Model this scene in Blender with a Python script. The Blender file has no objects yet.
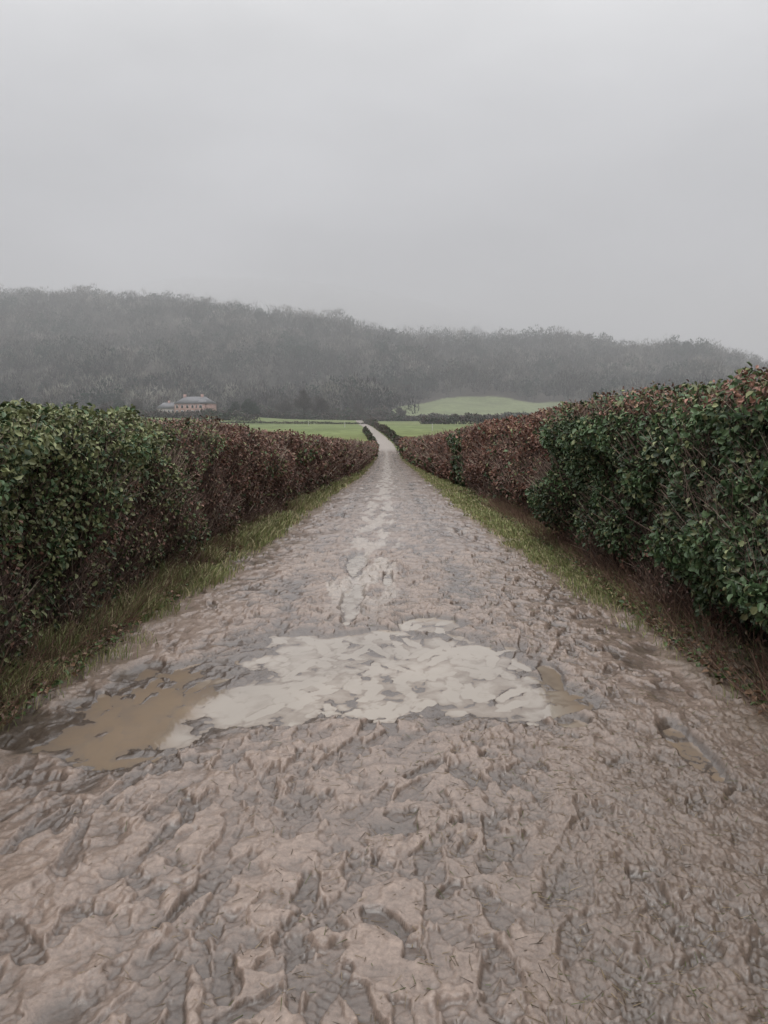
import bpy, math, numpy as np
from mathutils import Vector
rng = np.random.default_rng(11)
scene = bpy.context.scene
scene.view_settings.view_transform = 'Standard'
scene.view_settings.look = 'None'
scene.view_settings.exposure = 0

# ------------------------------------------------------------------ helpers
_perm = np.random.default_rng(3).permutation(256)
_perm = np.concatenate([_perm, _perm, _perm])
_ang = np.random.default_rng(4).random(256) * 2 * np.pi
_gx, _gy = np.cos(_ang), np.sin(_ang)
def perlin(x, y, seed=0):
    x = np.asarray(x, dtype=np.float64) + seed * 17.31
    y = np.asarray(y, dtype=np.float64) + seed * 9.77
    xi = np.floor(x).astype(np.int64); yi = np.floor(y).astype(np.int64)
    xf = x - xi; yf = y - yi
    xi &= 255; yi &= 255
    u = xf*xf*xf*(xf*(xf*6-15)+10); v = yf*yf*yf*(yf*(yf*6-15)+10)
    def g(ix, iy, dx, dy):
        h = _perm[_perm[ix & 255] + (iy & 255)]
        return _gx[h]*dx + _gy[h]*dy
    a = g(xi, yi, xf, yf); b = g(xi+1, yi, xf-1, yf)
    c = g(xi, yi+1, xf, yf-1); d = g(xi+1, yi+1, xf-1, yf-1)
    return ((a + u*(b-a)) + v*((c + u*(d-c)) - (a + u*(b-a)))) * 1.5
def fbm(x, y, seed=0, octv=4):
    s = 0; a = 1.0; t = 0
    for i in range(octv):
        s = s + a*perlin(x*2**i, y*2**i, seed+i); t += a; a *= .5
    return s / t
def sstep(a, b, x):
    t = np.clip((x-a)/(b-a), 0, 1); return t*t*(3-2*t)

def make_mesh(name, verts, faces_list, mat, col=None, smooth=False, parent=None):
    me = bpy.data.meshes.new(name)
    verts = np.ascontiguousarray(verts, dtype=np.float32)
    me.vertices.add(len(verts)); me.vertices.foreach_set('co', verts.ravel())
    loops = np.concatenate([f.ravel() for f in faces_list]).astype(np.int32)
    sizes = np.concatenate([np.full(len(f), f.shape[1], dtype=np.int32) for f in faces_list])
    starts = np.concatenate([[0], np.cumsum(sizes)[:-1]]).astype(np.int32)
    me.loops.add(len(loops)); me.loops.foreach_set('vertex_index', loops)
    me.polygons.add(len(sizes)); me.polygons.foreach_set('loop_start', starts)
    me.polygons.foreach_set('loop_total', sizes)
    if smooth:
        me.polygons.foreach_set('use_smooth', np.ones(len(sizes), dtype=bool))
    me.update(calc_edges=True)
    if col is not None:
        at = me.attributes.new('col', 'FLOAT_COLOR', 'POINT')
        c = np.ones((len(verts), 4), dtype=np.float32); c[:, :col.shape[1]] = col
        at.data.foreach_set('color', c.ravel())
    me.materials.append(mat)
    ob = bpy.data.objects.new(name, me)
    scene.collection.objects.link(ob)
    if parent: ob.parent = parent
    return ob

def new_mat(name):
    m = bpy.data.materials.new(name); m.use_nodes = True
    nt = m.node_tree; b = nt.nodes['Principled BSDF']
    return m, nt, b
def attr_mat(name, rough=.6, spec=.4, noise=None, amount=.3, ior=None):
    m, nt, b = new_mat(name)
    at = nt.nodes.new('ShaderNodeAttribute'); at.attribute_name = 'col'
    out = at.outputs['Color']
    if noise:
        tc = nt.nodes.new('ShaderNodeTexCoord')
        nz = nt.nodes.new('ShaderNodeTexNoise'); nz.inputs['Scale'].default_value = noise
        nz.inputs['Detail'].default_value = 6
        nt.links.new(tc.outputs['Object'], nz.inputs['Vector'])
        mr = nt.nodes.new('ShaderNodeMapRange')
        mr.inputs['From Min'].default_value = .3; mr.inputs['From Max'].default_value = .7
        mr.inputs['To Min'].default_value = 1-amount; mr.inputs['To Max'].default_value = 1+amount
        nt.links.new(nz.outputs['Fac'], mr.inputs['Value'])
        vm = nt.nodes.new('ShaderNodeVectorMath'); vm.operation = 'SCALE'
        nt.links.new(out, vm.inputs[0]); nt.links.new(mr.outputs[0], vm.inputs['Scale'])
        out = vm.outputs[0]
    nt.links.new(out, b.inputs['Base Color'])
    b.inputs['Roughness'].default_value = rough
    b.inputs['Specular IOR Level'].default_value = spec
    if ior: b.inputs['IOR'].default_value = ior
    return m

# ------------------------------------------------------------------ terrain
_py = np.arange(-80, 1600, 1.0)
_pz = np.interp(_py, [-80, 8, 20, 40, 70, 100, 130, 160, 200, 250, 320, 450, 1600],
                     [0, 0, -.45, -1.35, -2.55, -3.5, -4.1, -4.0, -3.2, -2.0, -.9, .3, 1.0])
_k = np.exp(-.5*(np.arange(-9, 10)/3.0)**2); _k /= _k.sum()
_pz = np.convolve(np.pad(_pz, 9, mode='edge'), _k, mode='valid')
_pz[_py < 2] = 0
def Hridge(x, y):
    px = 393 + x/np.maximum(y, 400)*769
    h = np.interp(px, [-700, 0, 60, 120, 200, 240, 290, 330, 400, 470, 560, 610, 650, 700, 735, 768, 1500],
                      [110, 143, 138, 136, 130, 124, 108, 104, 86, 83, 87, 77, 71, 73, 60, 49, 34])
    return h
def G(x, y):
    z = np.interp(y, _py, _pz)
    t = sstep(450, 1000, y + 40*perlin(x/160, y/160, 5))
    z = z + t*Hridge(x, y)
    z = z + sstep(60, 200, y)*fbm(x/90, y/90, 8, 3)*np.interp(y, [60, 400, 900], [0, .8, 14])
    z = z + 3.2*np.exp(-(((x+103)/50)**2+((y-385)/42)**2))
    return z
def CX(y):
    return np.interp(y, [0, 40, 75, 100, 120, 160, 200, 260, 320, 420], [0, 0, -.35, -.5, -.7, -1.4, -3.6, -8.2, -12.5, -19])

def axis(n, lim, dense):
    t = np.linspace(-1, 1, n); return lim*np.sinh(t*dense)/np.sinh(dense)
gx = axis(420, 1700, 7.6)
gy = np.concatenate([np.linspace(-60, 0, 30, endpoint=False), np.linspace(0, 140, 160, endpoint=False),
                     np.linspace(140, 1500, 330)])
X, Y = np.meshgrid(gx, gy)
Z = G(X, Y)
XC = X-CX(Y)
corr = (1-sstep(2.3, 3.0, np.abs(XC)))*(1-sstep(125, 140, Y))
Z = Z - .3*corr
Z = Z + .25*sstep(2.6, 4, np.abs(XC))*(1-sstep(60, 120, Y))
def wood_mask(x, y):
    wob = 14*perlin(x/60, y/60, 21)
    base = sstep(462, 470, y + wob)
    xx = x-(78+(y-560)*.12)
    f1 = (xx/70)**2 + ((y-540-xx*.05)/80)**4 + .3*perlin(x/28, y/28, 31)
    base = np.where(f1 < 1, 0, base)
    return base
W = wood_mask(X, Y)
n1 = fbm(X/25, Y/25, 41, 4)[..., None]; n2 = fbm(X/120, Y/120, 43, 3)[..., None]
grass = np.array([.17, .205, .085])*(1+.35*n1) + np.array([.03, .01, 0])*n2
far_g = np.array([.20, .23, .12])*(1+.35*n1)
grass = np.where((Y > 455)[..., None], far_g, grass)
soil = np.array([.07, .058, .048])*(1+.3*n1)
colr = grass*(1-W[..., None]) + soil*W[..., None]
nearsoil = (1-sstep(3.2, 5, np.abs(XC)))*(1-sstep(110, 130, Y))
colr = colr*(1-nearsoil[..., None]) + np.array([.07, .055, .04])*nearsoil[..., None]
def grid_faces(nr, nc):
    i = np.arange(nr-1)[:, None]*nc + np.arange(nc-1)[None, :]
    i = i.ravel()
    return np.stack([i, i+1, i+nc+1, i+nc], 1)
m_ground = attr_mat('field_grass', .85, .2, noise=.35, amount=.25)
make_mesh('ground', np.stack([X, Y, Z], -1).reshape(-1, 3), [grid_faces(*X.shape)], m_ground,
          colr.reshape(-1, 3), smooth=True)

# ------------------------------------------------------------------ muddy track
WZ = -.018
ells = [(-.10, 5.0, 1.12, .85), (.62, 4.35, .5, .50), (-.70, 4.25, .55, .45), (0, 4.3, .6, .35), (-1.36, 4.15, .48, .82), (-1.88, 3.75, .38, .34),
        (1.45, 3.65, .09, .38), (.95, 3.95, .12, .12), (1.0, 4.7, .08, .3),
        (-.36, 6.9, .10, 1.0), (-.42, 8.7, .13, .9), (-.05, 7.8, .05, .5),
        (-1.95, 2.35, .26, .14), (.3, 5.95, .3, .3)]
prng = np.random.default_rng(77)
prints = []
for i in range(1500):
    cy = 1.1+(prng.random()**1.35)*17
    cx = float(np.clip(prng.normal(-.1, .98), -1.95, 1.95))
    th = prng.normal(0, .5) + (math.pi if prng.random() < .5 else 0)
    k = prng.random()
    if k < .10: prints.append((cx, cy, th, prng.uniform(.3, .6), prng.uniform(.06, .11), prng.uniform(.004, .012), .006, 0, .92))
    elif k < .34: prints.append((cx, cy, th, prng.uniform(.08, .15), prng.uniform(.06, .1), prng.uniform(.005, .018), .006, 0, .8))
    else: prints.append((cx, cy, th, prng.uniform(.22, .30), prng.uniform(.08, .11), prng.uniform(.002, .020),
              prng.uniform(.003, .011), .0026 if prng.random() < .35 else 0, prng.uniform(.5, .95)))
def mud_patch(ys, us):
    U, YY = np.meshgrid(us, ys)
    wu = .06*perlin(U/.17, YY/.17, 48)+.025*perlin(U/.06, YY/.06, 46)+.008*perlin(U/.022, YY/.022, 38)
    wv = .06*perlin(U/.17, YY/.17, 49)+.025*perlin(U/.06, YY/.06, 47)+.008*perlin(U/.022, YY/.022, 37)
    A, B = U+wu, YY+wv
    Rm = .18+1.30*sstep(-.30, .4, fbm(U/.45, YY/.5, 44, 3))
    H = .020*fbm(U/.8, YY/1.2, 50, 3)
    H += .011*(1-2.2*np.abs(perlin(A/.24, B/.27, 52)))
    H += .0075*np.tanh(3.0*perlin(A/.13, B/.14, 53))*Rm
    H += .0055*perlin(A/.09, B/.10, 43)
    for rx in (-.95, .62):
        H -= .014*np.exp(-((U-rx-.12*perlin(YY/3., YY*0+rx, 42))/.11)**2)*sstep(-.5, .3, perlin(YY/1.7, YY*0+rx, 40))
    pm = np.full_like(U, -9.0)
    for cx, cy, rx, ry in ells:
        pm = np.maximum(pm, 1-((U-cx)/rx)**2-((YY-cy)/ry)**2)
    pn = .75*fbm(U/.40, YY/.34, 60, 4)
    P = sstep(-.30, .60, pm + pn)
    for cx, cy, th, L, Wd, D, R, tread, flat in prints:
        r = max(L, Wd)*.5 + .09
        if cy+r < ys[0] or cy-r > ys[-1]: continue
        r0, r1 = np.searchsorted(ys, [cy-r, cy+r]); c0, c1 = np.searchsorted(us, [cx-r, cx+r])
        if r1-r0 < 2 or c1-c0 < 2: continue
        u = U[r0:r1, c0:c1]-cx; v = YY[r0:r1, c0:c1]-cy
        a = u*math.sin(th)+v*math.cos(th); b = u*math.cos(th)-v*math.sin(th)
        t = a/(L/2)
        b = b - .008*np.sin(t*2)
        w = Wd/2*(.84+.16*np.cos((t-.45)*3.3))
        e = (np.abs(t)**3+np.abs(b/w)**3)**(1/3.)
        e = e + .26*perlin((u+cx)/.05, (v+cy)/.05, 71)
        ins = 1-sstep(.86, 1.00, e)
        rim = np.exp(-((e-1.14)/.10)**2)*(.25+1.3*np.abs(perlin((u+cx)/.08, (v+cy)/.08, 72)))
        h = H[r0:r1, c0:c1]
        target = -D + (tread*np.sin(a*2*np.pi/.03+b*25) if tread else 0)
        H[r0:r1, c0:c1] = h*(1-ins*flat) + target*ins + R*rim
    fine = np.exp(-YY/10)
    crust = np.tanh(4.0*(perlin(A/.062, B/.065, 45)+.15))
    H += .0052*crust*Rm*(1-.4*P)
    H += .0030*np.tanh(3*perlin(A/.031, B/.033, 36))*np.exp(-YY/16)*Rm
    H += .0018*perlin(A/.024, B/.025, 39)*fine
    H += .0024*(1-2.4*np.abs(perlin(A/.017, B/.018, 56)))*fine*(.3+.7*Rm)
    rg = sstep(.0, 1.0, U+.35*perlin(U, YY, 57))*(1-sstep(3.0, 5, YY))
    H += rg*(.008*(1-2*np.abs(perlin(A/.06, B/.035, 58)))+.006*perlin(U/.014, YY/.02, 59))
    H = H*(1-.50*P) + .012 - .038*P
    edge = sstep(1.72, 2.3, np.abs(U)+.34*fbm(U/.5, YY/.7, 61, 4))
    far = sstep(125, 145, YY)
    H += edge*.07*(1-far) + far*.06 - far*.35*sstep(1.4, 2.3, np.abs(U))
    XM = U + CX(YY)
    g0 = G(XM, YY)
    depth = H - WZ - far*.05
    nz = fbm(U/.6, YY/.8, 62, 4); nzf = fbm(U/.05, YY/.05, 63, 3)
    wet_shade = np.clip(sstep(.045, .010, depth) + .50*nz, 0, 1)  # wetness by depth, also paints crevice shade into the mud colour
    dry = np.array([.330, .246, .200]); wet_shade_col = np.array([.098, .069, .053])
    cm = dry*(1-wet_shade[..., None]) + wet_shade_col*wet_shade[..., None]
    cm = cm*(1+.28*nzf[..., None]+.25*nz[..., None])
    sky_sheen = sstep(.30, .75, 1.0-((U+.28)/.42)**2 + 1.8*fbm(U/.22, YY/1.0, 64, 4)-.32)*sstep(5.6, 7.5, YY)*.9
    sky_sheen = np.maximum(sky_sheen, sstep(.18, .45, fbm(U/.25, YY/1.6, 65, 4)-.02)*sstep(7, 14, YY)*.75)*(1-edge)
    sky_sheen = np.maximum(sky_sheen, far*.95)
    cm = cm*(1-sky_sheen[..., None]) + np.array([.46, .40, .355])*sky_sheen[..., None]  # pale slurry tone, painting sky sheen onto the distant wet track
    dk = (rg*.5)[..., None]
    cm = cm*(1-dk) + np.array([.105, .077, .056])*dk
    sv = edge[..., None]*(1-.6*far[..., None])
    cm = cm*(1-sv*.8) + np.array([.11, .09, .055])*sv*.8
    coat = np.clip(.55+.45*wet_shade, 0, 1)*(1-.8*edge)*(1-.5*sky_sheen)
    cm = np.concatenate([np.clip(cm, .02, .6), coat[..., None]], -1)
    return U, YY, XM, g0, H, depth, cm, far
m_mud, nt, b = new_mat('wet_mud')
at = nt.nodes.new('ShaderNodeAttribute'); at.attribute_name = 'col'
tc = nt.nodes.new('ShaderNodeTexCoord')
nz1 = nt.nodes.new('ShaderNodeTexNoise'); nz1.inputs['Scale'].default_value = 60; nz1.inputs['Detail'].default_value = 10
nz1.inputs['Roughness'].default_value = .74
nt.links.new(tc.outputs['Object'], nz1.inputs['Vector'])
mr = nt.nodes.new('ShaderNodeMapRange'); mr.inputs['From Min'].default_value = .3; mr.inputs['From Max'].default_value = .7
mr.inputs['To Min'].default_value = .62; mr.inputs['To Max'].default_value = 1.30
nt.links.new(nz1.outputs['Fac'], mr.inputs['Value'])
vm = nt.nodes.new('ShaderNodeVectorMath'); vm.operation = 'SCALE'
nt.links.new(at.outputs['Color'], vm.inputs[0]); nt.links.new(mr.outputs[0], vm.inputs['Scale'])
nt.links.new(vm.outputs[0], b.inputs['Base Color'])
b.inputs['Roughness'].default_value = .42
bp = nt.nodes.new('ShaderNodeBump'); bp.inputs['Strength'].default_value = .8; bp.inputs['Distance'].default_value = .009
nt.links.new(nz1.outputs['Fac'], bp.inputs['Height']); nt.links.new(bp.outputs[0], b.inputs['Normal'])
bp2 = nt.nodes.new('ShaderNodeBump'); bp2.inputs['Strength'].default_value = .25; bp2.inputs['Distance'].default_value = .009
nt.links.new(nz1.outputs['Fac'], bp2.inputs['Height']); nt.links.new(bp2.outputs[0], b.inputs['Coat Normal'])
b.inputs['Specular IOR Level'].default_value = .5
nt.links.new(at.outputs['Alpha'], b.inputs['Coat Weight'])
b.inputs['Coat Roughness'].default_value = .08; b.inputs['Coat IOR'].default_value = 1.7
m_w = attr_mat('puddle_water', .03, .5, noise=1.6, amount=.12, ior=1.65)

def join_patches(parts, name, mat):
    V, F, C, off = [], [], [], 0
    for v, f, c in parts:
        V.append(v); F.append(f+off); C.append(c); off += len(v)
    return make_mesh(name, np.concatenate(V), [np.concatenate(F)], mat, np.concatenate(C), smooth=True)
ys_n = .9*np.exp(np.linspace(0, math.log(9.5/.9), 860)); us_n = np.linspace(-2.75, 2.75, 960)
ys_f = 9.5*np.exp(np.linspace(0, math.log(420/9.5), 680)); us_f = np.linspace(-2.75, 2.75, 330)
mud_parts, wat_parts = [], []
Hn = None
for ys_, us_ in ((ys_n, us_n), (ys_f, us_f)):
    U, YY, XM, g0, H, depth, cm, far = mud_patch(ys_, us_)
    F = grid_faces(len(ys_), len(us_))
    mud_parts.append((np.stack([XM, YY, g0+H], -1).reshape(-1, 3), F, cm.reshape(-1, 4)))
    if Hn is not None: continue
    Hn = H
    murk = np.clip(sstep(-.95, -1.25, U+.15*perlin(U/.3, YY/.3, 66)) + sstep(.85, 1.1, U), 0, 1)*(1-sstep(5.5, 6, YY))
    wc = np.array([.385, .335, .285])*(1-murk[..., None]) + np.array([.27, .205, .15])*murk[..., None]
    dp = -depth
    k = sstep(-.001, .012, dp)[..., None]
    wc = wc*k + np.array([.24, .19, .15])*(1-k)
    vals = (depth < .004).ravel()
    fm = vals[F].any(1)
    used = np.unique(F[fm]); remap = np.full(U.size, -1); remap[used] = np.arange(len(used))
    wv_ = np.stack([XM, YY, g0+WZ], -1).reshape(-1, 3)[used]
    wat_parts.append((wv_, remap[F[fm]], wc.reshape(-1, 3)[used]))
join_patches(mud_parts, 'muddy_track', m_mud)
join_patches(wat_parts, 'puddle', m_w)

# ------------------------------------------------------------------ leaf / twig / blade builders
def norm(v): return v/np.maximum(np.linalg.norm(v, axis=-1, keepdims=True), 1e-9)
def leaves(P, axis_, nrm, L, Wd, fold=.25):
    n = len(P); a = norm(axis_); b_ = norm(np.cross(nrm, a)); c = norm(np.cross(a, b_))
    L = L[:, None]; Wd = Wd[:, None]
    up = c*Wd*fold
    v = np.stack([P, P+a*L*.35+b_*Wd*.5+up, P+a*L*.72+b_*Wd*.38+up, P+a*L-c*L*.12,
                  P+a*L*.72-b_*Wd*.38+up, P+a*L*.35-b_*Wd*.5+up], 1).reshape(-1, 3)
    i = np.arange(n)[:, None]*6
    f = np.concatenate([i+np.array([[0, 1, 2, 3]]), i+np.array([[0, 3, 4, 5]])])
    return v, f
def sticks(P, Q, r0, r1):
    n = len(P); d = norm(Q-P)
    ref = np.where(np.abs(d[:, 2:3]) > .8, np.array([[1., 0, 0]]), np.array([[0, 0, 1.]]))
    e1 = norm(np.cross(d, ref)); e2 = np.cross(d, e1)
    vs = []
    for base, r in ((P, r0), (Q, r1)):
        for k in range(3):
            an = k*2*math.pi/3
            vs.append(base + (e1*math.cos(an)+e2*math.sin(an))*np.asarray(r).reshape(-1, 1))
    v = np.stack(vs, 1).reshape(-1, 3)
    i = np.arange(n)[:, None]*6
    f = np.concatenate([i+np.array([[k, (k+1) % 3, 3+(k+1) % 3, 3+k]]) for k in range(3)])
    return v, f
def blades(P, d, h, w):
    n = len(P)
    an = rng.random(n)*2*np.pi
    side = np.stack([np.cos(an), np.sin(an), np.zeros(n)], 1)
    h = h[:, None]; w = w[:, None]; up = np.array([[0, 0, 1.]])
    m1 = P + up*h*.55 + d*h*.25; m2 = P + up*h*(.85) + d*h*.65; tp = P + up*h*.92 + d*h*1.05
    v = np.stack([P-side*w, P+side*w, m1-side*w*.8, m1+side*w*.8, m2-side*w*.5, m2+side*w*.5, tp], 1).reshape(-1, 3)
    i = np.arange(n)[:, None]*7
    q = np.concatenate([i+np.array([[0, 1, 3, 2]]), i+np.array([[2, 3, 5, 4]])])
    t = i+np.array([[4, 5, 6]])
    return v, q, t

# ------------------------------------------------------------------ hedges
def hedge_front(side, y, z):
    if side < 0:
        base = np.interp(y, [-3, 3, 8, 14, 40, 120], [2.24, 2.22, 2.14, 2.04, 1.95, 2.0])
    else:
        base = np.interp(y, [-3, 3, 7, 9.5, 10.6, 16, 40, 120], [2.20, 2.18, 2.06, 1.90, 2.36, 2.2, 1.95, 2.0])
    bul = .30*perlin(y/1.0, z/.8+side*5, 80) + .15*perlin(y/.36, z/.36+side*5, 81)
    under = (.12 if side < 0 else .20)*(1-sstep(.0, .8, z))
    return base + under - bul
def hedge_h(side, y):
    if side < 0:
        h = np.interp(y, [-3, 4, 6, 9, 12, 20, 45, 120], [1.57, 1.57, 1.57, 1.53, 1.48, 1.47, 1.58, 1.6])
    else:
        h = np.interp(y, [-3, 4, 6, 9.5, 10.5, 14, 30, 60, 120], [1.86, 1.84, 1.79, 1.70, 1.80, 1.80, 1.82, 2.0, 2.3])
    return h + .06*perlin(y/.7, side*3., 83) + .045*perlin(y/.17, side*3., 84)
def hedge_point(side, y, s, inset):
    h = hedge_h(side, y); depthx = 1.35
    rr = .22
    z = np.where(s < 1, s*h, np.where(s < 2, h, (3-s)*h))
    z = z - inset*(s >= 1)*(s < 2)
    xf = hedge_front(side, y, z)
    k = np.clip((z-(h-rr))/rr, 0, 1)
    sh = rr*(1-np.sqrt(np.clip(1-k*k, 0, 1)))*.7
    x = np.where(s < 1, xf+sh+inset, np.where(s < 2, xf+rr*.7+(s-1)*depthx, xf+depthx+.2-inset))
    ztop = .05*perlin(x/.35, y/.35, 85) + .03*perlin(x/.12, y/.12, 86)
    z = z + np.where((s >= 1) & (s < 2), ztop, 0)
    X_ = side*x + CX(y)
    zz = G(X_, y) + z + .02
    return np.stack([X_, y, zz], -1), z/h
m_leaf = attr_mat('hedge_leaf', .42, .45)
m_twig = attr_mat('hedge_twig', .8, .2)
m_core = attr_mat('hedge_core', .95, .05, noise=14, amount=.5)

def build_hedge(side):
    root = bpy.data.objects.new('hedge', None); scene.collection.objects.link(root)
    yy = np.concatenate([np.arange(-3, 20, .12), np.arange(20, 118, .5)]); ss = np.linspace(0, 2.99, 44)
    S, Yc = np.meshgrid(ss, yy)
    pt, rel = hedge_point(side, Yc, S, .22)
    pt[..., 2] -= .06
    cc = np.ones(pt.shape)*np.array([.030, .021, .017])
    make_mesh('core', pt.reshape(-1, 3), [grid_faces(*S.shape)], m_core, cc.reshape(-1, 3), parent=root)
    def ysample(n, y0, y1, p):
        u = rng.random(n)
        if p == 0: return y0+(y1-y0)*u
        a, b2 = y0**(1-p), y1**(1-p)
        return (a+(b2-a)*u)**(1/(1-p))
    nn = 125000 if side < 0 else 110000
    ylist = [ysample(4000, -3, 1.8, 0), ysample(nn, 1.8, 11, .35), ysample(90000, 11, 117, 1.9)]
    y = np.concatenate(ylist); n = len(y)
    s = rng.random(n)*1.0
    top = rng.random(n) < .32
    s = np.where(top, 1+rng.random(n)**1.3, s)
    s = np.where(rng.random(n) < .04, 2+rng.random(n)*.99, s)
    inset = rng.random(n)**1.3*.28 - .07
    pt, rel = hedge_point(side, y, s, inset)
    ft = s < 1
    nr = np.where(ft[:, None], np.array([[-side, 0, .25]]), np.array([[0, 0, 1.]]))
    nr = nr + rng.normal(0, .6, (n, 3))
    ax = np.where(ft[:, None], np.array([[-side*.4, 0, -.5]]), np.array([[0, 0, .1]])) + rng.normal(0, .7, (n, 3))
    size = np.clip(.0042*y, .033 if side < 0 else .039, 1)*rng.uniform(.5, 1.45, n)
    patch = perlin(y/1.1, rel*1.6+side*7, 90)+.5*perlin(y/.35, rel*3+side*7, 91)
    if side < 0:
        g = sstep(.46, .78, rel + .34*patch + .10*(y < 5.5))*(1-sstep(6.5, 9.5, y+1.8*patch))
        g = np.where(y > 9, np.maximum(g, .04+.30*sstep(.40, .8, patch)), g)
        g = np.maximum(g, .16*(y < 8.5))
    else:
        g = sstep(.12, .40, rel + .18*patch)*(1-sstep(9.7, 10.5, y+.4*patch))
        g = np.where((y > 17) & (y < 40), np.maximum(g, .75*sstep(.05, .3, perlin(y/4.5, y*0+.4, 94)+.25*patch-.12)), g)
        g = np.where((y >= 10.2) & (y < 17), .06, g)
        g = np.where(y >= 40, .12, g)
        g = np.where((s >= 1) | (rel > .92), g*(.20+.50*sstep(-.2, .5, patch)), g)
    isg = rng.random(n) < np.clip(g, 0, 1)
    tone = rng.random((n, 1)); clump = np.clip(.5+.9*perlin(y/.35, rel*5+side, 92), 0, 1)[:, None]
    green = np.array([.040, .074, .034])*(1-tone)+np.array([.110, .170, .075])*tone
    green = green*(.5+1.0*clump)
    oliv = np.array([.23, .25, .12])*(.55+.8*tone)
    green = np.where((rng.random(n) < (.55 if side < 0 else .14)+.15*(rel > .93))[:, None], oliv, green)
    brown = np.array([.120, .062, .047])*(1-tone)+np.array([.34, .175, .128])*tone
    brown = np.where((rng.random(n) < .12)[:, None], np.array([[.30, .21, .13]]), brown)
    brown = brown*(.68+.64*clump)
    if side < 0:
        brown = brown*np.array([.93, 1.0, 1.03])
    colv = np.where(isg[:, None], green, brown)
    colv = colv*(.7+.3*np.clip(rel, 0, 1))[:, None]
    keep = isg | (rng.random(n) < .22+.78*sstep(.15, .75, rel)) | (y > 25)
    keep &= ~((y < 9) & ~isg & (rng.random(n) < .40))
    L = np.where(isg, size*1.1, size*.85); Wd = np.where(isg, size*.75, size*.5)
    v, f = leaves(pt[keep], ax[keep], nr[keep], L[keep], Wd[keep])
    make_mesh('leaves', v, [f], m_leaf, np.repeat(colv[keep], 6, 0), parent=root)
    n = 66000
    y = np.concatenate([ysample(46000, -1, 11, 0), ysample(n-46000, 11, 110, 1.8)])
    s = rng.random(n)*.95; tp = rng.random(n) < .22; s = np.where(tp, 1+rng.random(n)*.9, s)
    pt, rel = hedge_point(side, y, s, rng.random(n)*.20+.01)
    d = rng.normal(0, .5, (n, 3)); d[:, 2] = np.abs(d[:, 2])+.55; d[:, 0] -= side*.25
    ln = rng.uniform(.08, .30, n)*np.clip(y/14, 1, 3)*np.where(tp, .42, 1)*np.where(rel > .75, .6, 1)
    q = pt + norm(d)*ln[:, None]
    r = np.clip(.00045*y, .0013, .03)*rng.uniform(.6, 1.6, n)
    tn = rng.random((n, 1))
    tc_ = np.array([.085, .06, .052])*(1-tn)+np.array([.29, .205, .17])*tn
    tc_ = np.where((rng.random(n) < .12)[:, None], np.array([[.42, .35, .28]]), tc_)
    v, f = sticks(pt, q, r, r*.4)
    make_mesh('twigs', v, [f], m_twig, np.repeat(tc_, 6, 0), parent=root)
    return root
build_hedge(-1); build_hedge(1)

# ------------------------------------------------------------------ verges
m_grass = attr_mat('grass_blade', .6, .3)
def ground_z(x, y):
    return G(x, y) + .05
def verge(side):
    n = 76000
    y = np.concatenate([rng.uniform(.9, 9, 33000), (lambda u: 9/(1-u*(1-9/118.)))(rng.random(n-33000))])
    w = rng.random(n)
    rag = .24*fbm(y/.8, y*0+side, 97, 4)
    cl = perlin(y/.55, w*1.2+side*4, 95) + .6*perlin(y/.22, w*2+side*4, 96)
    if side < 0:
        inner = np.interp(y, [0, 3, 5, 8, 20, 60], [2.2, 2.05, 1.84, 1.75, 1.62, 1.55])+rag
        x = inner + w*(2.4-inner)
        keep = rng.random(n) < np.clip(.06+sstep(3.2, 4.6, y)*.85*sstep(-.45, .4, cl), 0, 1)
        h = (.05+.17*rng.random(n)*sstep(-.4, .5, cl)+.03)*np.interp(w, [0, .25, 1], [.45, 1, 1.1])
    else:
        inner = np.interp(y, [0, 4, 6, 10, 16, 60], [2.15, 2.0, 1.80, 1.52, 1.38, 1.45])+rag
        x = inner + w*(2.5-inner)
        keep = rng.random(n) < np.clip(.10+sstep(4.6, 8, y)*.85*sstep(-.6, .35, cl), 0, 1)
        h = (.03+.08*rng.random(n))*np.interp(w, [0, .3, 1], [.5, 1, 1.2])
    x = side*(x+.06*rng.normal(size=n)) + CX(y)
    x, y, h, cl, w = x[keep], y[keep], h[keep], cl[keep], w[keep]; n = len(x)
    P_ = np.stack([x, y, ground_z(x, y)-.01], 1)
    an = rng.random(n)*2*np.pi; ld = rng.uniform(.1, .9, n)
    d = np.stack([np.cos(an)*ld - side*.25, np.sin(an)*ld, np.zeros(n)], 1)
    t = rng.random((n, 1))
    c = np.array([.14, .17, .065])*(1-t)+np.array([.33, .35, .15])*t
    c = np.where((rng.random(n) < (.36 if side < 0 else .24))[:, None], np.array([[.50, .43, .26]])*(.5+.6*t), c)
    v, q, tr = blades(P_, d, h, np.clip(.0006*y, .0020, .02))
    make_mesh('verge_grass', v, [q, tr], m_grass, np.repeat(c, 7, 0))
verge(-1); verge(1)

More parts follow.
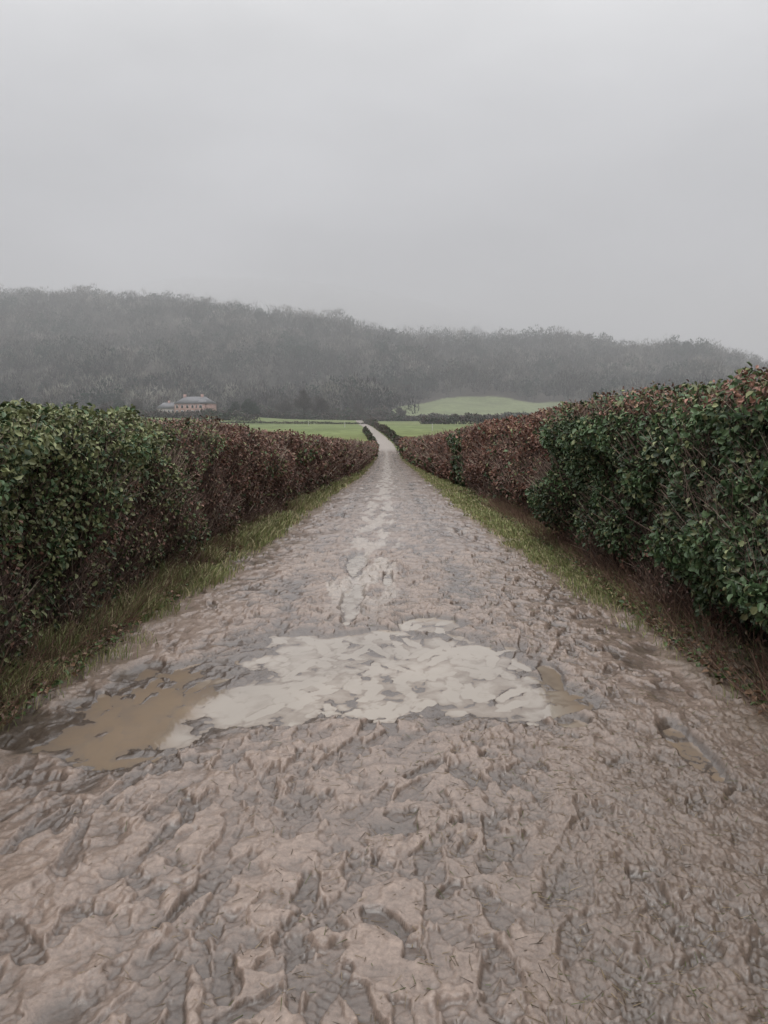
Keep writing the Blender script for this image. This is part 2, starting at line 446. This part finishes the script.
def foot_litter(side):
    n = 10000
    y = rng.uniform(.9, 22, n)
    x = side*(np.interp(y, [0, 5, 22], [2.05, 1.9, 1.85])+rng.random(n)*.5)
    P_ = np.stack([x, y, ground_z(x, y)+.01+rng.random(n)*.05], 1)
    ax = rng.normal(0, 1, (n, 3)); ax[:, 2] *= .35
    nr = rng.normal(0, .4, (n, 3)); nr[:, 2] += 1
    t = rng.random((n, 1))
    c = np.array([.12, .07, .045])*(1-t)+np.array([.30, .19, .12])*t
    c = np.where((rng.random(n) < .40)[:, None], np.array([[.08, .13, .045]])*(.6+t), c)
    sz = rng.uniform(.025, .055, n)
    v, f = leaves(P_, ax, nr, sz, sz*.6)
    make_mesh('leaf_litter', v, [f], m_leaf, np.repeat(c, 6, 0))
    n = 4200
    y = rng.uniform(.9, 16, n); x = side*(1.98+rng.random(n)*.35)
    P_ = np.stack([x, y, ground_z(x, y)-.02], 1)
    d = rng.normal(0, .5, (n, 3)); d[:, 2] = np.abs(d[:, 2])+.5; d[:, 0] -= side*.35
    Q_ = P_ + norm(d)*rng.uniform(.08, .42, (n, 1))
    t = rng.random((n, 1)); c = np.array([.12, .06, .048])*(1-t)+np.array([.32, .22, .16])*t
    r = rng.uniform(.001, .0028, n)
    v, f = sticks(P_, Q_, r, r*.5)
    make_mesh('dead_stems', v, [f], m_twig, np.repeat(c, 6, 0))
foot_litter(-1); foot_litter(1)

def bilin(x, y):
    r = np.clip(np.searchsorted(ys_n, y), 0, len(ys_n)-1); c = np.clip(np.searchsorted(us_n, x), 0, len(us_n)-1)
    return Hn[r, c]
n = 9000
y = 1+(rng.random(n)**1.6)*8; x = np.clip(rng.normal(.85, .85, n), -2, 2)
ok = bilin(x, y) > WZ+.008; x = x[ok]; y = y[ok]; n = len(x)
z = G(x, y)+bilin(x, y)+.002
P_ = np.stack([x, y, z], 1); an = rng.random(n)*2*np.pi; ln = rng.uniform(.01, .05, n)
x2 = x+np.cos(an)*ln; y2 = y+np.sin(an)*ln
Q_ = np.stack([x2, y2, G(x2, y2)+bilin(x2, y2)+.004], 1)
t = rng.random((n, 1)); c = np.array([.07, .052, .036])*(1-t)+np.array([.36, .28, .18])*t
c = np.where((rng.random(n) < .12)[:, None], np.array([[.12, .14, .05]]), c)
v, f = sticks(P_, Q_, np.full(n, .0013), np.full(n, .0007))
make_mesh('trampled_grass', v, [f], m_twig, np.repeat(c, 6, 0))

# ------------------------------------------------------------------ woodland on the hill
m_wood = attr_mat('woodland_foliage', .9, .1)
def woodland():
    N = 12000
    y = 455 + 600*rng.random(N)**.9
    x = (rng.random(N)-.5)*2*(y*.62+60)
    keep = (wood_mask(x, y) > .5); x, y = x[keep], y[keep]
    N = len(x)
    hgt = rng.uniform(8, 21, N)*(1+.45*perlin(x/40, y/40, 120))
    stand = perlin(x/45, y/60, 121)+.3*rng.normal(size=N)
    ever = stand > .38
    gz = G(x, y)
    base = np.stack([x, y, gz], 1)
    K = 60
    idx = np.repeat(np.arange(N), K); M = len(idx)
    th = rng.random(M)*2*np.pi; ph = rng.random(M); rr = rng.random(M)**.4
    hh = hgt[idx]; R = hh*np.where(ever[idx], .26, .34)
    prof = np.sqrt(np.clip(1-(2*ph-.9)**2*.8, 0, 1))
    px = np.cos(th)*rr*R*prof; py = np.sin(th)*rr*R*prof
    pz = hh*(.22+.76*ph)
    c0 = base[idx] + np.stack([px, py, pz], 1)
    e = ever[idx]
    dirn = np.stack([px*.5, py*.5, np.abs(rng.normal(0, 1, M))*R*.5+R*.3], 1)+rng.normal(0, .8, (M, 3))
    dirn = norm(dirn)
    length = np.where(e, rng.uniform(1.0, 2.4, M), rng.uniform(1.6, 4.2, M))
    wid = np.where(e, rng.uniform(.8, 2.0, M), rng.uniform(.25, .9, M))
    sd = norm(np.cross(dirn, rng.normal(0, 1, (M, 3))))
    tri = np.stack([c0-sd*wid[:, None]*.5, c0+sd*wid[:, None]*.5, c0+dirn*length[:, None]], 1).reshape(-1, 3)
    t = rng.random((N, 1))
    st2 = (.85+1.1*np.clip(perlin(x/70, y/45, 124), -.6, 1))[:, None]
    colt = np.where(ever[:, None], np.array([[.016, .034, .022]])*(.3+1.0*t),
                    (np.array([[.115, .112, .098]])*(.12+2.1*t**1.8)+np.array([[.012, .0, .0]])*rng.random((N, 1)))*st2)
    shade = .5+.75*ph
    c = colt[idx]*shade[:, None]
    f = np.arange(M*3).reshape(-1, 3)
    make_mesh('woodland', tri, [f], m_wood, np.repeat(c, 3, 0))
    k = rng.random(N) < .5
    P0 = base[k]; Q0 = P0.copy(); Q0[:, 2] += hgt[k]*.8
    v, f = sticks(P0, Q0, hgt[k]*.018, hgt[k]*.004)
    make_mesh('woodland_trunks', v, [f], m_wood, np.repeat(np.full((len(P0), 3), .08), 6, 0))
woodland()

def hedgerow(pts, height, width, dens, green=.3, name='hedgerow', sz=.5, tone=1.0):
    pts = np.array(pts, float); seg = np.linalg.norm(np.diff(pts, axis=0), axis=1); cum = np.concatenate([[0], np.cumsum(seg)])
    n = int(cum[-1]*dens); u = rng.random(n)*cum[-1]
    x = np.interp(u, cum, pts[:, 0]); y = np.interp(u, cum, pts[:, 1])
    hv = height*(1+.55*perlin(u/7, u*0+.3, 130)+.3*perlin(u/2.3, u*0+.7, 131))
    h = rng.random(n)**.8
    ro = rng.normal(0, width*.35, n)*(1-.5*h)
    x = x+ro; y = y+rng.normal(0, width*.35, n)
    P_ = np.stack([x, y, G(x, y)+h*hv-.1], 1)
    ax = rng.normal(0, 1, (n, 3)); ax[:, 2] += .4; nr = rng.normal(0, 1, (n, 3))
    s_ = sz*rng.uniform(.5, 1.3, n)
    t = rng.random((n, 1))
    c = np.where((perlin(u/9, u*0, 132)+.5*rng.normal(size=n) > .6-green)[:, None], np.array([[.032, .052, .025]])*(.6+t), np.array([[.075, .056, .046]])*(.6+t))*tone
    v, f = leaves(P_, ax, nr, s_, s_*.7)
    make_mesh(name, v, [f], m_leaf, np.repeat(c, 6, 0))
hedgerow([(-260, 395), (-150, 402), (-60, 398), (-20, 405), (40, 400), (180, 410), (320, 420)], 2.6, 3, 60, .3, sz=.9)
hedgerow([(-230, 352), (-170, 355), (-112, 362), (-80, 350), (-62, 352)], 3.2, 4, 70, .35, sz=.8)
hedgerow([(-360, 440), (-150, 445), (0, 452)], 6.5, 5, 80, .25, sz=1.3)
hedgerow([(0, 452), (120, 455), (340, 465)], 3.2, 4, 60, .25, sz=1.1)
hedgerow([(12, 330), (22, 320), (60, 322), (120, 330), (240, 345)], 3.4, 3, 70, .3, sz=.8)
yl = np.linspace(122, 395, 24)
hedgerow([(CX(v)-2.6, v) for v in yl if v < 235], 1.1, .9, 110, .4, sz=.35)
hedgerow([(CX(v)+2.8, v) for v in yl], 1.5, 1.2, 110, .3, sz=.4)
hedgerow([(CX(320.)+2, 330), (-40, 327), (-90, 330), (-200, 330)], .9, 1, 50, .4, sz=.4)

# ------------------------------------------------------------------ individual distant trees
m_bark = attr_mat('tree_bark', .9, .1)
def tree(name, x, y, h, ever=False, seed=0, spread=.45):
    r = np.random.default_rng(seed)
    z0 = float(G(np.array(x*1.), np.array(y*1.)))-.3
    P0, Q0, R0, R1 = [], [], [], []
    tips = []
    def grow(p, d, ln, rad, lev):
        nseg = 3 if lev < 2 else 2
        for k in range(nseg):
            q = p + d*ln/nseg
            P0.append(p); Q0.append(q); R0.append(rad*(1-.25*k/nseg)); R1.append(rad*(1-.25*(k+1)/nseg)*.95)
            d = d + r.normal(0, .13, 3); d[2] += .05; d /= np.linalg.norm(d); p = q
            if lev < 5 and (lev > 0 or k > 0):
                for _ in range(2 if lev < 4 else 1):
                    nd = d + r.normal(0, spread+.12*lev, 3); nd[2] += .15; nd /= np.linalg.norm(nd)
                    grow(p, nd, ln*r.uniform(.5, .72), rad*.55, lev+1)
        tips.append(p)
        if lev < 5:
            grow(p, d, ln*.7, rad*.6, lev+1)
    grow(np.array([x, y, z0]), np.array([0, 0, 1.]), h*.36, h*.022, 0)
    root = bpy.data.objects.new(name, None); scene.collection.objects.link(root)
    P0, Q0 = np.array(P0), np.array(Q0)
    v, f = sticks(P0, Q0, np.maximum(np.array(R0), .035), np.maximum(np.array(R1), .03))
    make_mesh('trunk_and_limbs', v, [f], m_bark, np.full((len(v), 3), .06)*np.array([[1, .9, .8]]), parent=root)
    tips = np.array(tips); k = 9 if ever else 2
    pp = np.repeat(tips, k, 0)+r.normal(0, .35, (len(tips)*k, 3)); n = len(pp)
    s_ = r.uniform(.3, .8, n) if ever else r.uniform(.12, .3, n)
    t = r.random((n, 1))
    c = (np.array([[.02, .036, .018]]) if ever else np.array([[.075, .058, .047]]))*(.6+t)
    v, f = leaves(pp, r.normal(0, 1, (n, 3)), r.normal(0, 1, (n, 3)), s_, s_*.7)
    make_mesh('crown', v, [f], m_leaf, np.repeat(c, 6, 0), parent=root)
def tx(px, y): return (px-393)/769*y
for i, (px, yv, h, ev) in enumerate([(305, 400, 17, 0), (322, 410, 14, 0), (250, 392, 9, 1), (236, 398, 7, 1), (283, 420, 12, 0),
                                     (140, 425, 13, 0), (120, 430, 11, 1), (215, 430, 11, 0), (105, 372, 8, 0),
                                     (50, 430, 13, 0), (400, 440, 8, 0), (360, 430, 10, 0), (75, 380, 9, 1)]):
    tree('evergreen_tree' if ev else 'bare_tree', tx(px, yv), yv, h, bool(ev), 100+i)

# ------------------------------------------------------------------ house
def flat_mat(name, c, rough=.8, nscale=2, amt=.15):
    m, nt, b = new_mat(name)
    tc = nt.nodes.new('ShaderNodeTexCoord'); nz = nt.nodes.new('ShaderNodeTexNoise'); nz.inputs['Scale'].default_value = nscale
    nt.links.new(tc.outputs['Object'], nz.inputs['Vector'])
    cr = nt.nodes.new('ShaderNodeValToRGB')
    cr.color_ramp.elements[0].position = .3; cr.color_ramp.elements[1].position = .7
    cr.color_ramp.elements[0].color = (*[k*(1-amt) for k in c], 1); cr.color_ramp.elements[1].color = (*[k*(1+amt) for k in c], 1)
    nt.links.new(nz.outputs['Fac'], cr.inputs['Fac']); nt.links.new(cr.outputs['Color'], b.inputs['Base Color'])
    b.inputs['Roughness'].default_value = rough
    return m
def boxes(name, lst, mat, parent):
    V, F = [], []
    for (x0, x1, y0, y1, z0, z1) in lst:
        o = len(V)
        V += [(x0, y0, z0), (x1, y0, z0), (x1, y1, z0), (x0, y1, z0), (x0, y0, z1), (x1, y0, z1), (x1, y1, z1), (x0, y1, z1)]
        F += [[o+a for a in q] for q in ((0, 3, 2, 1), (4, 5, 6, 7), (0, 1, 5, 4), (1, 2, 6, 5), (2, 3, 7, 6), (3, 0, 4, 7))]
    return make_mesh(name, np.array(V, float), [np.array(F)], mat, parent=parent)
hx, hy = tx(183, 378), 378.
hz = float(G(np.array(hx), np.array(hy)))
house = bpy.data.objects.new('country_house', None); scene.collection.objects.link(house)
house.location = (hx, hy, hz-.2); house.rotation_euler = (0, 0, math.radians(-14))
m_wall = flat_mat('pink_brick', (.46, .30, .27), .85, 1.2); m_wall2 = flat_mat('pale_render', (.42, .38, .35), .85)
m_roof = flat_mat('slate_roof', (.20, .20, .215), .6, 3); m_glass = flat_mat('window_glass', (.04, .045, .05), .15)
m_frame = flat_mat('window_frame', (.7, .7, .68), .5)
boxes('walls', [(-4, 14, 0, 9, 0, 5.8)], m_wall, house)
boxes('wing_walls', [(-14.5, -4.003, 1.5, 8, 0, 3.6)], m_wall2, house)
boxes('gable_projection', [(9.0, 13.0, -1.6, -.003, 0, 5.6)], m_wall, house)
def hip(name, x0, x1, y0, y1, z, h, run, parent, ov=.45):
    x0 -= ov; x1 += ov; y0 -= ov; y1 += ov; ym = (y0+y1)/2
    V = np.array([(x0, y0, z), (x1, y0, z), (x1, y1, z), (x0, y1, z), (x0+run, ym, z+h), (x1-run, ym, z+h)], float)
    Q = np.array([[0, 1, 5, 4], [2, 3, 4, 5]]); T = np.array([[1, 2, 5], [3, 0, 4]]); B = np.array([[3, 2, 1, 0]])
    return make_mesh(name, V, [Q, T, B], m_roof, parent=parent)
hip('roof', -4, 14, 0, 9, 5.81, 3.4, 4, house)
hip('wing_roof', -14.5, -4.5, 1.5, 8, 3.61, 2.8, 2.2, house)
hip('gable_roof', 9.0, 13.0, -1.6, 3, 5.87, 1.9, 1.6, house)
boxes('chimneys', [(-1.2, 0, 4, 5, 7.5, 10.4), (8.2, 9.4, 4, 5, 7.5, 10.4), (-10, -9.1, 4.3, 5.2, 5, 7.4)], m_wall, house)
gl, fr = [], []
for zc in (1.0, 3.6):
    for xc in (-2.6, .2, 3.0, 5.8, 8.0):
        gl.append((xc-.5, xc+.5, -.06, -.03, zc+.05, zc+1.4)); fr.append((xc-.62, xc+.62, -.028, -.004, zc-.05, zc+1.52))
    gl.append((10.3, 11.7, -1.68, -1.65, zc+.05, zc+1.4)); fr.append((10.15, 11.85, -1.645, -1.605, zc-.05, zc+1.52))
for xc in (-12.8, -10.4, -8, -5.8):
    gl.append((xc-.45, xc+.45, 1.44, 1.47, 1.3, 2.6)); fr.append((xc-.57, xc+.57, 1.472, 1.496, 1.2, 2.7))
boxes('window_glass', gl, m_glass, house); boxes('window_frames', fr, m_frame, house)
boxes('door', [(4.0, 4.9, -.09, -.032, 0, .95)], m_frame, house)
m_post = flat_mat('white_post', (.6, .6, .57), .6)
for (px, yv, h) in [(345, 265, 1.8), (432, 240, 2.0), (309, 300, 1.5)]:
    x = tx(px, yv); z = float(G(np.array(x), np.array(yv*1.)))
    V, F = sticks(np.array([[x, yv, z]]), np.array([[x, yv, z+h]]), [.11], [.10])
    V2, F2 = sticks(np.array([[x, yv, z+h]]), np.array([[x, yv, z+h+.12]]), [.13], [.02])
    make_mesh('marker_post', np.concatenate([V, V2]), [F, F2+6], m_post)

# ------------------------------------------------------------------ fog (real scattering volumes)
def vol_mat(name, dens):
    m = bpy.data.materials.new(name); m.use_nodes = True; nt = m.node_tree; nt.nodes.clear()
    o = nt.nodes.new('ShaderNodeOutputMaterial'); s = nt.nodes.new('ShaderNodeVolumeScatter')
    s.inputs['Density'].default_value = dens; s.inputs['Color'].default_value = (.97, .985, 1, 1)
    nt.links.new(s.outputs[0], o.inputs['Volume'])
    return m
boxes('fog', [(-950, 950, 200, 1350, -40, 190)], vol_mat('fog', .00105), None)
bpy.ops.mesh.primitive_uv_sphere_add(segments=40, ring_count=20, location=(tx(325, 930), 930, 122))
o = bpy.context.object; o.name = 'mist'; o.scale = (220, 90, 34); o.rotation_euler = (0, math.radians(7), 0)
o.data.materials.append(vol_mat('mist', .0022))

# ------------------------------------------------------------------ world, sun, camera
w = bpy.data.worlds.new('World'); scene.world = w; w.use_nodes = True
nt = w.node_tree; nt.nodes.clear()
out = nt.nodes.new('ShaderNodeOutputWorld'); bg = nt.nodes.new('ShaderNodeBackground')
sky = nt.nodes.new('ShaderNodeTexSky'); sky.sky_type = 'NISHITA'; sky.sun_disc = False
sky.sun_elevation = math.radians(58); sky.sun_rotation = math.radians(200)
hs = nt.nodes.new('ShaderNodeHueSaturation'); hs.inputs['Saturation'].default_value = .15; hs.inputs['Value'].default_value = .1
nt.links.new(sky.outputs[0], hs.inputs['Color'])
tc = nt.nodes.new('ShaderNodeTexCoord'); sep = nt.nodes.new('ShaderNodeSeparateXYZ')
nt.links.new(tc.outputs['Generated'], sep.inputs[0])
cr = nt.nodes.new('ShaderNodeValToRGB'); e = cr.color_ramp.elements
e[0].position = 0; e[0].color = (.66, .665, .70, 1)
e[1].position = 1; e[1].color = (1.75, 1.75, 1.75, 1)
for p, c in ((.10, (.63, .635, .67, 1)), (.22, (.60, .604, .635, 1)), (.36, (.72, .724, .75, 1)), (.46, (.86, .863, .88, 1))):
    k = e.new(p); k.color = c
nt.links.new(sep.outputs['Z'], cr.inputs['Fac'])
mp = nt.nodes.new('ShaderNodeMapping'); mp.inputs['Scale'].default_value = (1.5, 1.5, 4)
nz = nt.nodes.new('ShaderNodeTexNoise'); nz.inputs['Scale'].default_value = 1.3; nz.inputs['Detail'].default_value = 5
nz.inputs['Roughness'].default_value = .45
nt.links.new(tc.outputs['Generated'], mp.inputs[0]); nt.links.new(mp.outputs[0], nz.inputs['Vector'])
mr = nt.nodes.new('ShaderNodeMapRange'); mr.inputs['From Min'].default_value = .3; mr.inputs['From Max'].default_value = .7
mr.inputs['To Min'].default_value = .88; mr.inputs['To Max'].default_value = 1.12
nt.links.new(nz.outputs['Fac'], mr.inputs['Value'])
vm = nt.nodes.new('ShaderNodeVectorMath'); vm.operation = 'SCALE'
nt.links.new(cr.outputs['Color'], vm.inputs[0]); nt.links.new(mr.outputs[0], vm.inputs['Scale'])
mx = nt.nodes.new('ShaderNodeMix'); mx.data_type = 'RGBA'; mx.inputs['Factor'].default_value = .9
nt.links.new(hs.outputs[0], mx.inputs['A']); nt.links.new(vm.outputs[0], mx.inputs['B'])
nt.links.new(mx.outputs['Result'], bg.inputs['Color']); bg.inputs['Strength'].default_value = 1.0
nt.links.new(bg.outputs[0], out.inputs['Surface'])

sd = bpy.data.lights.new('sun', 'SUN'); sd.energy = .8; sd.angle = math.radians(25); sd.color = (1, .98, .95)
so = bpy.data.objects.new('sun', sd); scene.collection.objects.link(so)
el, rot = math.radians(58), math.radians(200)
dirv = Vector((math.sin(rot)*math.cos(el), math.cos(rot)*math.cos(el), math.sin(el)))
so.rotation_euler = dirv.to_track_quat('Z', 'Y').to_euler()

cd = bpy.data.cameras.new('camera'); cam = bpy.data.objects.new('camera', cd); scene.collection.objects.link(cam)
cam.location = (0, 0, 1.6)
cam.rotation_euler = (math.radians(90-6.97), 0, math.radians(.67))
cd.sensor_fit = 'VERTICAL'; cd.sensor_height = 36; cd.lens = 36*769/1024.
cd.clip_end = 5000; cd.clip_start = .05
scene.camera = cam
